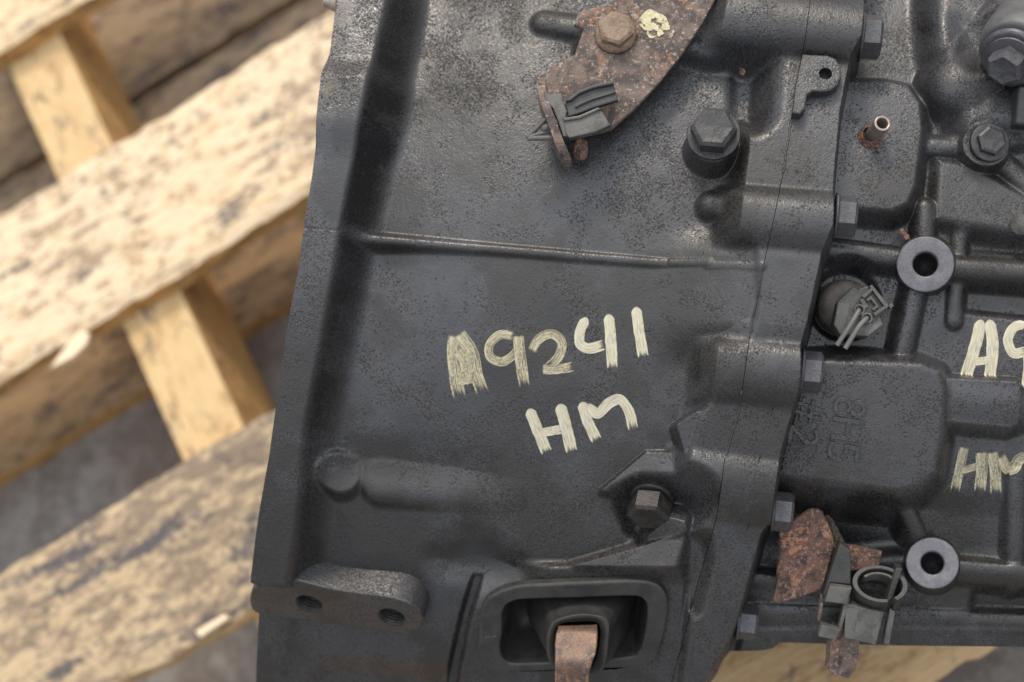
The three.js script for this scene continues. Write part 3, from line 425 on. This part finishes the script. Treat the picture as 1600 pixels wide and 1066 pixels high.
// flange bolt with its rib, and the sensor at the upper right
{ const f = faceAt(1545, 224, GEAR + 10.4, V(0.16, -0.02, 1)); part('case_bolt', put(f, rot(hexHead(9.6, 4.6), 0.3), washer(7.4, 1.8)), boltMat); }
{
  const f = faceAt(1584, 88, GEAR + 24, V(-0.42, -0.72, 0.5), V(0.8, -0.5, 0.1));
  part('drain_plug', put(f, lathe([[0, 0], [11.6, 0], [12, 0.8], [11.6, 2.2], [10.4, 2.6], [0, 2.6]], 48), washer(9.6, 1.2, 3), rot(hexHead(12, 7).translate(0, 0, 4), 0.4)), dullBolt);
  part('grey_housing', put(f, lathe([[0, -80], [17, -80], [15.5, -8], [14, -2], [12.5, -0.4], [0, -0.4]], 56)), new THREE.MeshPhysicalMaterial({ map: grimeMap([0.07, 0.071, 0.074], [0.095, 0.096, 0.1], [0.06, 0.058, 0.056], 40), roughness: 0.5, bumpMap: grainBump, bumpScale: 0.00006 }));
  part('black_block', put(faceAt(1640, 178, GEAR + 8, V(0.1, -0.1, 1)), new RoundedBoxGeometry(30, 15, 18, 3, 1.4)), blackPlastic);
  part('rod_end', put(faceAt(1606, 352, GEAR + 4, V(-0.6, -0.2, 0.7)), lathe([[4.2, -14], [4.2, 5], [3.4, 6.4], [0, 7]], 24)), plastic);
}
// reverse switch with its connector and two cut wires
{
  const f = faceAt(1318, 480, GEAR - 3, V(0.05, -0.1, 1)); const s = part('reverse_switch', put(f, lathe([[10.6, -8], [10.4, 2], [9.4, 5], [7, 7], [0, 7.6]], 40)), new THREE.MeshPhysicalMaterial({ map: grimeMap([0.06, 0.05, 0.043], [0.11, 0.098, 0.085], [0.16, 0.085, 0.05], 25), roughness: 0.6 }));
  const g = frame(f.o.clone().addScaledVector(f.z, 13), V(0.06, -0.06, 1));
  const at = (z) => ({ m: g.m.clone().multiply(new THREE.Matrix4().makeTranslation(0, 0, z)) });
  const shell2 = part('connector', put(at(-8), ext(pls(g, [[1303, 507], [1309, 472], [1334, 447], [1341, 452], [1356, 446], [1384, 482], [1376, 494], [1380, 508], [1357, 526], [1334, 524], [1313, 523]]), 8, 0.6)), plastic, s);
  const q = (pts, z, h, b = 0.25, mat = plastic, nm = 'connector_rib') => part(nm, put(at(z), ext(pls(g, pts), h, b)), mat, s);
  q([[1338, 474], [1360, 448], [1386, 482], [1364, 506]], -0.4, 0.9, 0.2, blackPlastic, 'connector_face');
  q([[1345, 464], [1360, 451], [1363, 455], [1349, 468]], 0, 2.2); q([[1357, 449], [1361, 446], [1388, 480], [1383, 484]], 0, 2.2); q([[1352, 470], [1360, 463], [1372, 480], [1364, 487], [1361, 484], [1367, 479], [1359, 469], [1355, 473]], 0, 2); q([[1363, 491], [1382, 478], [1385, 482], [1366, 496]], 0, 2); q([[1388, 476], [1394, 474], [1396, 479], [1390, 483]], -3, 4); q([[1342, 470], [1348, 466], [1356, 480], [1350, 484]], 0, 1.6);
  for (const [x, y] of [[1342, 485], [1354, 498]]) { const c = pl(g, x, y); part('wire_seal', put(g, new THREE.TorusGeometry(1.75, 0.45, 8, 20).translate(c.x, c.y, 1.2)), plastic, s); }
  for (const [x0, y0, x1, y1, x2, y2] of [[1341, 486, 1326, 510, 1306, 541], [1353, 498, 1340, 512, 1319, 546]]) { const [a, b, c] = [pl(g, x0, y0), pl(g, x1, y1), pl(g, x2, y2)]; const path = new THREE.CatmullRomCurve3([V(a.x, a.y, 0), V(a.x - 0.2, a.y - 0.3, 2), V(b.x, b.y, 3.4), V(c.x, c.y, 2.2)]); part('wire', put(g, new THREE.TubeGeometry(path, 20, 0.95, 10)), new THREE.MeshPhysicalMaterial({ color: new THREE.Color().setRGB(0.13, 0.13, 0.12), roughness: 0.5 }), s); }
}
// rusty plate and the black clip with its open ring at the lower flange
{
  const f = faceAt(1262, 868, GEAR + 14, V(0.3, -0.3, 0.9));
  const plate = part('clip_bracket', put({ m: f.m.clone().multiply(new THREE.Matrix4().makeTranslation(0, 0, -2.6)) }, ext(smooth(pls(f, [[1220, 828], [1246, 811], [1270, 796], [1285, 800], [1296, 822], [1304, 850], [1292, 896], [1284, 920], [1260, 931], [1236, 938], [1211, 942], [1216, 900], [1220, 860]]), 70, 0.25), 2.6, 0.6)), rustDeep);
  part('clip_bracket_flange', put(frame(f.o.clone().addScaledVector(f.z, -0.5), V(0.75, 0.2, 0.6), V(0, 1, 0)), (() => { const fr = frame(f.o.clone().addScaledVector(f.z, -0.5), V(0.75, 0.2, 0.6), V(0, 1, 0)); return ext(smooth(pls(fr, [[1266, 797], [1280, 793], [1294, 801], [1306, 822], [1315, 848], [1303, 853], [1295, 830], [1284, 806]]), 50, 0.3), 2.6, 0.5); })()), rust, plate);
  part('clip_bracket_arm', put(faceAt(1340, 868, GEAR + 4, V(0, -0.3, 1)), (() => { const q = faceAt(1340, 868, GEAR + 4, V(0, -0.3, 1)); return ext(pls(q, [[1300, 846], [1345, 852], [1378, 860], [1372, 884], [1330, 890], [1298, 900]]), 2.4, 0.4); })()), rustDeep, plate);
  part('clip_bracket_tongue', put(faceAt(1312, 1020, GEAR + 14, V(0.35, -0.35, 0.9)), (() => { const q = faceAt(1312, 1020, GEAR + 14, V(0.35, -0.35, 0.9)); return mergeGeometries([ext(pls(q, [[1300, 970], [1342, 980], [1333, 1042], [1321, 1056], [1303, 1050], [1288, 1040], [1292, 1000]]), 3, 0.5), ext(pls(q, [[1300, 970], [1308, 972], [1300, 1052], [1288, 1040], [1291, 1000]]).map((p) => p), 4.6, 0.5)]); })()), rust, plate);
  const g = faceAt(1340, 950, GEAR + 20, V(0.05, -0.4, 1)); const at = (z) => ({ m: g.m.clone().multiply(new THREE.Matrix4().makeTranslation(0, 0, z)) });
  const q = (pts, z, h, mat = blackPlastic, b = 0.4) => put(at(z), ext(pls(g, pts), h, b));
  const c = part('tube_clip', q([[1321, 942], [1381, 956], [1368, 1007], [1319, 996]], -5, 6), plastic, plate);
  part('clip_strap', q([[1313, 850], [1330, 862], [1330, 915], [1298, 912], [1292, 930], [1286, 935]], -6, 5), blackPlastic, c);
  part('clip_bar', q([[1296, 913], [1330, 917], [1323, 942], [1288, 938]], -2, 4), plastic, c);
  part('clip_bar', q([[1283, 973], [1312, 982], [1306, 998], [1278, 992]], -2, 4), plastic, c);
  part('clip_post', q([[1320, 934], [1328, 934], [1314, 985], [1308, 990]], -3, 4), plastic, c);
  part('clip_post', q([[1284, 935], [1290, 936], [1283, 975], [1279, 975]], -6, 4), rust, c);
  const o = pl(g, 1376, 914), A = [];
  { // open ring: a band round an axis that leans up the picture
    const ring = (r, t, h, a0, a1, tilt) => { const s = new THREE.Shape(); s.absarc(0, 0, r + t, a0, a1, false); s.absarc(0, 0, r, a1, a0, true); return new THREE.ExtrudeGeometry(s, { depth: h, bevelEnabled: true, bevelSize: 0.25, bevelThickness: 0.25, bevelSegments: 2, curveSegments: 40 }).translate(0, 0, -h); };
    const fr = frame(g.o.clone().addScaledVector(g.x, o.x).addScaledVector(g.y, o.y).addScaledVector(g.z, -1), V(0.0, 0.35, 1)); const R = new THREE.Matrix4().makeScale(1, 0.72, 1);
    part('clip_ring', put({ m: fr.m.clone().multiply(R) }, ring(8.7, 1.4, 17, -0.9, 5.0)), blackPlastic, c);
    part('clip_spring', put({ m: fr.m.clone().multiply(R).multiply(new THREE.Matrix4().makeTranslation(0, 0, -1.5)) }, ring(6.4, 0.8, 6, 0.7, 2.5)), plastic, c);
  }
  part('clip_latch', q([[1392, 956], [1401, 959], [1391, 1012], [1382, 1010], [1386, 985]], -6, 4), plastic, c);
  part('clip_wall', q([[1402, 890], [1412, 892], [1396, 940], [1386, 944]], -8, 6), blackPlastic, c);
}
// small bolt end at the top of the rim
{ const f = faceAt(518, 3, RIM - 6, V(-0.9, 0.2, 0.3), V(0, 1, 0)); part('rim_stud', put(f, lathe([[3.2, -6], [3.2, 2.4], [2.4, 3.2], [0, 3.4]], 24)), copperPipe); }

// cast lettering
{
  const font = await new FontLoader().loadAsync('fonts/droid/droid_sans_regular.typeface.json');
  for (const [ch, x, y, size] of [['#', 1261, 641, 11], ['2', 1256, 681, 11], ['8', 1328, 637, 11.5], ['H', 1324, 671, 11.5], ['5', 1318, 707, 11.5]]) {
    const [u, v] = PX(x, y, GEAR + 13), e = 1.5, s = (a, b) => base(b) + rel(a, b), n = V(-(s(u + e, v) - s(u - e, v)) / (2 * e), -(s(u, v + e) - s(u, v - e)) / (2 * e), 1).normalize();
    const g = new TextGeometry(ch, { font, size, depth: 0.9, bevelEnabled: true, bevelSize: 0.18, bevelThickness: 0.2, bevelSegments: 2, curveSegments: 6 }); g.computeBoundingBox(); const b = g.boundingBox; g.translate(-(b.min.x + b.max.x) / 2, -(b.min.y + b.max.y) / 2, -0.2);
    const f = frame(V(u, v, s(u, v)), n, V(-0.06, -1, 0)); part('cast_letter', put(f, g), paintedIron);
  }
}
// bead of sealant squeezed out of the joint
for (const [ya, yb] of [[182, 275], [405, 530], [612, 725]]) {
  const va = PX(1200, ya, FLANGE)[1], vb = PX(1200, yb, FLANGE)[1], pts = []; for (let i = 0; i <= 40; i++) { const v = mix(va, vb, i / 40), u = seam(v) + 0.5 * (noise(i / 2.5, ya, 3) - 0.5); pts.push(V(u, v, surf(u, v) + 0.05 - 0.5 * Math.max(0, Math.abs(i - 20) - 17))); }
  part('sealant_bead', put({ m: new THREE.Matrix4() }, new THREE.TubeGeometry(new THREE.CatmullRomCurve3(pts), 120, 0.42, 7)), paintedIron, bell);
}
// hand-painted marks: ribbons of paint that follow the casting
{
  const streak = tex(256, 128, (x, y) => { const t = x / 256, c = y / 127; const s = noise(t * 5, c * 26, 3) * 0.7 + noise(t * 14, c * 50, 4) * 0.3; const y1 = fbm(t * 6, c * 8, 3, 6); let k = mix3([0.4, 0.37, 0.26], [0.62, 0.58, 0.45], s); k = mix3(k, [0.3, 0.32, 0.33], sstep(0.62, 0.8, y1) * 0.55); k = mix3(k, [0.4, 0.33, 0.14], sstep(0.66, 0.78, noise(t * 9, c * 9, 9)) * 0.5); return k; }, true);
  const alpha = tex(256, 128, (x, y) => { const t = x / 255, c = y / 127, edge = Math.min(c, 1 - c); const s = noise(t * 4, c * 22, 3) * 0.75 + noise(t * 20, c * 60, 5) * 0.25; const endc = sstep(0.0, 0.03, t - 0.11 * (2 * c - 1) ** 2) * sstep(1.0, 0.985 - 0.16 * noise(3.3, c * 9, 8), t); const a = clamp(endc) * sstep(-0.01, 0.06, edge - 0.05 * noise(t * 12, c > 0.5 ? 7 : 2, 11)) * clamp(0.62 + 0.75 * sstep(0.18, 0.5, s)); return [a, a, a]; });
  const worn = tex(256, 128, (x, y) => { const t = x / 255, c = y / 127, edge = Math.min(c, 1 - c); const s = noise(t * 4, c * 22, 3), g = fbm(t * 30, c * 14, 3, 15); const a = sstep(0, 0.05, t) * sstep(1, 0.85, t + 0.12 * noise(3.3, c * 9, 8)) * sstep(0, 0.06, edge) * clamp(0.35 + 0.9 * sstep(0.38, 0.6, s * 0.5 + g * 0.5)); return [a, a, a]; });
  const paint = new THREE.MeshPhysicalMaterial({ map: streak, alphaMap: alpha, transparent: true, roughness: 0.6, bumpMap: streak, bumpScale: 0.0001 });
  const wornPaint = new THREE.MeshPhysicalMaterial({ map: streak, alphaMap: worn, transparent: true, roughness: 0.65, bumpMap: streak, bumpScale: 0.0001, color: new THREE.Color().setRGB(0.82, 0.8, 0.72) });
  const c8 = (x, y) => [640 + x / 3.33, 420 + y / 3.33];
  const ribbon = (pts, w0, z, r) => {
    const w = w0 * 1.03;
    const cv = new THREE.CatmullRomCurve3(pts.map(([x, y]) => { const p = PX(x, y, r); return V(p[0], p[1], 0); })), n = Math.max(10, Math.round(cv.getLength() / 0.7)), m = 10, pos = [], uv = [], idx = [];
    for (let i = 0; i <= n; i++) { const p = cv.getPointAt(i / n), t = cv.getTangentAt(i / n), wob = 1 + 0.1 * (noise(i / 5, z * 90, 2) - 0.5); for (let j = 0; j <= m; j++) { const o = (j / m - 0.5) * w * wob, u = p.x - t.y * o, v = p.y + t.x * o; pos.push(u * 0.001, v * 0.001, (surf(u, v) + z) * 0.001); uv.push(i / n, j / m); } }
    for (let i = 0; i < n; i++) for (let j = 0; j < m; j++) { const a = i * (m + 1) + j; idx.push(a, a + m + 1, a + 1, a + 1, a + m + 1, a + m + 2); }
    const g = new THREE.BufferGeometry(); g.setAttribute('position', new THREE.Float32BufferAttribute(pos, 3)); g.setAttribute('uv', new THREE.Float32BufferAttribute(uv, 2)); g.setIndex(idx); g.computeVertexNormals(); return g;
  };
  const mark = (name, strokes, parent, mat = paint, r = 0, conv = c8) => { const m = part(name, mergeGeometries(strokes.map(([w, ...pts], i) => ribbon(pts.map(([x, y]) => conv(x, y)), w, 0.14 + i * 0.07, r))), mat, parent); return m; };
  mark('painted_letter', [[5.2, [235, 345], [228, 440], [240, 560], [262, 690]], [5.2, [255, 335], [320, 430], [345, 540], [385, 665]], [4.6, [245, 430], [285, 470], [290, 560], [270, 610]], [3.2, [250, 590], [340, 570]]], bell, wornPaint);
  mark('painted_digit', [[3.4, [545, 350], [470, 345], [415, 400], [420, 460], [480, 485], [540, 450], [585, 390]], [4.4, [565, 345], [575, 450], [600, 630]]], bell, wornPaint);
  mark('painted_digit', [[3.5, [635, 435], [670, 370], [740, 340], [790, 380], [780, 450], [735, 500], [690, 535]], [3.6, [690, 525], [760, 525], [862, 508]]], bell, wornPaint);
  mark('painted_digit', [[4, [925, 250], [885, 330], [890, 395], [930, 415], [1015, 395]], [4.4, [1035, 232], [1045, 350], [1056, 520]]], bell);
  mark('painted_digit', [[4.2, [1178, 195], [1190, 300], [1217, 462]]], bell);
  mark('painted_letter', [[4.5, [620, 725], [665, 840], [715, 958]], [3.6, [685, 855], [790, 835]], [4.9, [780, 700], [812, 820], [845, 955]]], bell);
  mark('painted_letter', [[4.4, [895, 690], [925, 790], [975, 895]], [4.1, [925, 700], [975, 755], [1040, 700], [1090, 680], [1140, 740], [1165, 840]]], bell);
  const id = (x, y) => [x, y];
  mark('painted_letter', [[4.6, [1534, 498], [1524, 540], [1508, 592]], [4.6, [1546, 498], [1551, 540], [1546, 594]], [3.2, [1522, 566], [1552, 562]]], gear, paint, GEAR, id);
  mark('painted_digit', [[3.8, [1606, 506], [1584, 512], [1575, 532], [1584, 552], [1606, 548]], [4.4, [1611, 504], [1609, 550], [1604, 612]]], gear, paint, GEAR, id);
  mark('painted_letter', [[3.6, [1507, 698], [1500, 730], [1491, 772]], [2.8, [1502, 736], [1530, 728]], [4.4, [1533, 706], [1534, 735], [1530, 772]]], gear, wornPaint, GEAR, id);
  mark('painted_letter', [[4.2, [1550, 706], [1555, 735], [1556, 776]], [4, [1562, 712], [1578, 736], [1596, 716], [1610, 724], [1612, 772]]], gear, wornPaint, GEAR, id);
  // splash of old yellow paint on the bracket is flat print of its own
}
console.log('gearbox ready');

// ------------------------------------------------------------------ pallet: boards and stringers of pale wood
const PSI = 28 * Math.PI / 180, D1 = V(Math.cos(PSI), 0, -Math.sin(PSI)), D2 = V(Math.sin(PSI), 0, Math.cos(PSI));
const woodTex = (o, light, tan, dark, amount) => tex(2048, 512, (x, y) => {
  const c = x / 2048 * 900, e = y / 512 * 110, wx = 6 * (fbm(c / 30, e / 20, 2, o + 30) - 0.5), wy = 4 * (fbm(c / 26, e / 16 + 9, 2, o + 33) - 0.5);
  const g = noise(c / 60, (e + wy) / 1.5, o) * 0.6 + noise(c / 20, e / 0.7, o + 1) * 0.4, chew = fbm((c + wx) / 13, (e + wy) / 4.8, 4, o + 5), fine = fbm(c / 2.6, e / 1.7, 2, o + 15), wide = fbm(c / 95, e / 48, 3, o + 7);
  let k = mix3(light, tan, clamp(g * 0.5 + 0.9 * sstep(0.42, 0.72, chew * 0.7 + fine * 0.3)));
  k = mix3(k, dark, sstep(0.62 - amount * 0.2, 0.8 - amount * 0.16, chew * 0.45 + wide * 0.35 + fine * 0.28) * 0.8);
  const crack = 1 - Math.abs(fbm((c + wx * 2) / 34 + 7, (e + wy * 2) / 13, 3, o + 19) - 0.5) * 34; k = mix3(k, [0.09, 0.075, 0.07], clamp(crack) * sstep(0.42, 0.6, fbm(c / 40, e / 25, 2, o + 23)) * 0.75);
  k = mix3(k, [0.06, 0.06, 0.07], sstep(0.66 - amount * 0.12, 0.8 - amount * 0.1, fbm((c + wx) / 44 + 40, (e + wy) / 10 + o, 4, o + 9) * 0.8 + fine * 0.2) * 0.85);
  return k; }, true);
const woodBump = tex(1024, 256, (x, y) => { const c = x / 1024 * 900, e = y / 256 * 110, a = 0.5 * fbm(c / 9, e / 4, 4, 3) + 0.3 * noise(c / 40, e / 1.2, 8) + 0.2 * noise(c / 3, e / 1.5, 5); return [a, a, a]; });
const wood = (o, l, t, d, a) => new THREE.MeshStandardMaterial({ map: woodTex(o, l, t, d, a), bumpMap: woodBump, bumpScale: 0.0016, roughness: 0.85 });
const chewed = wood(3, [0.72, 0.58, 0.4], [0.57, 0.41, 0.24], [0.24, 0.18, 0.13], 0.45), chewed2 = wood(17, [0.72, 0.57, 0.38], [0.56, 0.4, 0.22], [0.22, 0.17, 0.13], 0.5), worn = wood(29, [0.5, 0.385, 0.24], [0.37, 0.26, 0.145], [0.17, 0.13, 0.1], 0.85);
const worn2 = wood(37, [0.5, 0.35, 0.19], [0.42, 0.27, 0.13], [0.2, 0.135, 0.09], 0.3);
const clean = wood(41, [0.62, 0.45, 0.24], [0.52, 0.35, 0.165], [0.34, 0.22, 0.12], 0.1), amber = wood(53, [0.56, 0.34, 0.13], [0.48, 0.27, 0.09], [0.22, 0.12, 0.06], 0.2), under = wood(67, [0.4, 0.31, 0.21], [0.3, 0.22, 0.14], [0.14, 0.11, 0.085], 0.5), under2 = wood(71, [0.36, 0.25, 0.14], [0.27, 0.17, 0.085], [0.12, 0.085, 0.06], 0.4);
const pallet = new THREE.Group(); pallet.name = 'pallet'; pallet.position.set(-0.2, 0, -0.3);
pallet.userData = { label: 'weathered pale wooden pallet carrying the black gearbox, with chewed stained boards', category: 'pallet' }; scene.add(pallet);
const plank = (name, a0, a1, b0, b1, y0, y1, mat, sideMat, ragged = 0.001, o = 0) => { // a0..a1 along the boards, b0..b1 across, in metres
  const L = a1 - a0, B = b1 - b0, H = y1 - y0, n = Math.round(L / 0.006), g = new THREE.BoxGeometry(L, H, B, n, 3, Math.max(8, Math.round(B / 0.006))); const p = g.attributes.position, uv = g.attributes.uv;
  for (let i = 0; i < p.count; i++) {
    const x = p.getX(i), y = p.getY(i), z = p.getZ(i), X = x + a0 + L / 2;
    const e = z / (B / 2), k = sstep(0.75, 1, Math.abs(e)) * ragged * ((fbm(X / 0.03 + o * 7, Math.sign(e) * 4 + y / 0.02, 3, 5) - 0.5) * 2.4 + 0.8 * (noise(X / 0.009, Math.sign(e) * 3 + o, 2) - 0.5));
    p.setZ(i, z + Math.sign(e) * k); if (y > H * 0.49) p.setY(i, y + ragged * 0.5 * (fbm(X / 0.02 + o, z / 0.012, 3, 8) - 0.6) - ragged * sstep(0.9, 1, Math.abs(e)) * 0.8);
    const along = name === 'stringer' ? z : x; 
    uv.setXY(i, 0, 0);
  }
  g.computeVertexNormals(); const nm = g.attributes.normal;
  for (let i = 0; i < p.count; i++) { const s = Math.abs(nm.getY(i)) > 0.6; const lng = L > B ? p.getX(i) : p.getZ(i), acr = s ? (L > B ? p.getZ(i) : p.getX(i)) : p.getY(i); uv.setXY(i, lng / 0.9 + o * 0.37, acr / 0.11 + o * 0.23); }
  const mats = [sideMat, sideMat, mat, sideMat, sideMat, sideMat]; // +x -x +y -y +z -z
  const m = new THREE.Mesh(g, mats); m.name = name; m.castShadow = m.receiveShadow = true;
  const c = D1.clone().multiplyScalar(a0 + L / 2).addScaledVector(D2, b0 + B / 2).setY(y0 + H / 2).sub(pallet.position); m.position.copy(c); m.rotation.y = PSI; pallet.add(m); return m;
};
const A0 = -0.66, A1 = 0.52;
plank('deck_board', A0, A1, -0.77, -0.663, 0.105, 0.121, chewed2, amber, 0.002, 1);
plank('deck_board', A0, A1, -0.5555, -0.4515, 0.105, 0.121, chewed, amber, 0.003, 2);
plank('deck_board', A0, A1, -0.3435, -0.247, 0.105, 0.121, worn, clean, 0.003, 3);
plank('deck_board', A0, A1, -0.137, -0.037, 0.105, 0.121, worn2, clean, 0.003, 4);
plank('deck_board', A0, A1, 0.07, 0.165, 0.105, 0.121, worn, clean, 0.003, 5);
for (const [a, o] of [[-0.2565, 1], [0.17, 2], [0.46, 3]]) plank('stringer', a, a + 0.041, -0.9, 0.2, 0.016, 0.105, o === 1 ? clean : amber, amber, 0.0006, o);
plank('bottom_board', A0, A1, -0.85, -0.66, 0, 0.016, under, under2, 0.002, 6);
plank('bottom_board', A0, A1, -0.652, -0.556, 0, 0.016, under, under2, 0.002, 7);
plank('bottom_board', A0, A1, -0.552, -0.452, 0, 0.016, under2, amber, 0.002, 8);
plank('bottom_board', A0, A1, 0.06, 0.16, 0, 0.016, under2, amber, 0.002, 9);

// a torn splinter on the edge of the second board, and small scraps lying on the wood
const hitY = (x, y, h) => { const d = toWorld(V((x - CX) / F, (CY - y) / F, -1)), t = (h - CAMERA_HEIGHT) / d.y; return V(d.x * t, h, d.z * t); };
const scrap = (name, px, h, thick, mat, parent, n = 6) => { // a thin chip with an outline of its own
  const p = px.map(([x, y]) => hitY(x, y, h)), c = p.reduce((a, q) => a.add(q), V(0, 0, 0)).divideScalar(p.length), g = new THREE.ExtrudeGeometry(new THREE.Shape(p.map((q) => new THREE.Vector2(q.x - c.x, -(q.z - c.z)))), { depth: thick, bevelEnabled: true, bevelSize: 0.0004, bevelThickness: 0.0004, bevelSegments: 1 }).rotateX(-Math.PI / 2);
  const m = new THREE.Mesh(g, mat); m.name = name; m.castShadow = m.receiveShadow = true; m.position.copy(c).setY(h + 0.0004); if (parent) { m.position.sub(parent.position); parent.add(m); } else scene.add(m); return m;
};
const paleWood = new THREE.MeshStandardMaterial({ color: new THREE.Color().setRGB(0.78, 0.62, 0.42), roughness: 0.8 });
scrap('splinter', [[84, 577], [96, 560], [128, 520], [143, 524], [138, 540], [118, 560]], 0.118, 0.003, paleWood, pallet);
{ const m = scrap('wood_sliver', [[312, 988], [356, 962], [360, 968], [318, 996]], 0.121, 0.004, paleWood); m.userData = { label: 'thin pale wood sliver lying along the front edge of a pallet board', category: 'wood sliver' }; }

// ------------------------------------------------------------------ ground
{
  const t = tex(1024, 1024, (x, y) => { const q = fbm(x / 120, y / 120, 4, 2), g = noise(x / 4, y / 4, 4), s = fbm(x / 18, y / 18, 3, 7); let k = mix3([0.17, 0.155, 0.14], [0.27, 0.255, 0.24], sstep(0.3, 0.7, s * 0.6 + g * 0.4)); k = mix3(k, [0.15, 0.1, 0.075], sstep(0.55, 0.7, q) * 0.5); return k; }, true); t.repeat.set(20, 20);
  const g = new THREE.Mesh(new THREE.PlaneGeometry(12, 12).rotateX(-Math.PI / 2), new THREE.MeshStandardMaterial({ map: t, bumpMap: t, bumpScale: 0.002, roughness: 0.95 }));
  g.name = 'ground'; g.userData = { kind: 'structure', label: 'grey brown concrete ground showing between the pallet boards', category: 'ground' }; g.receiveShadow = true; scene.add(g);
}
renderer.render(scene, camera);
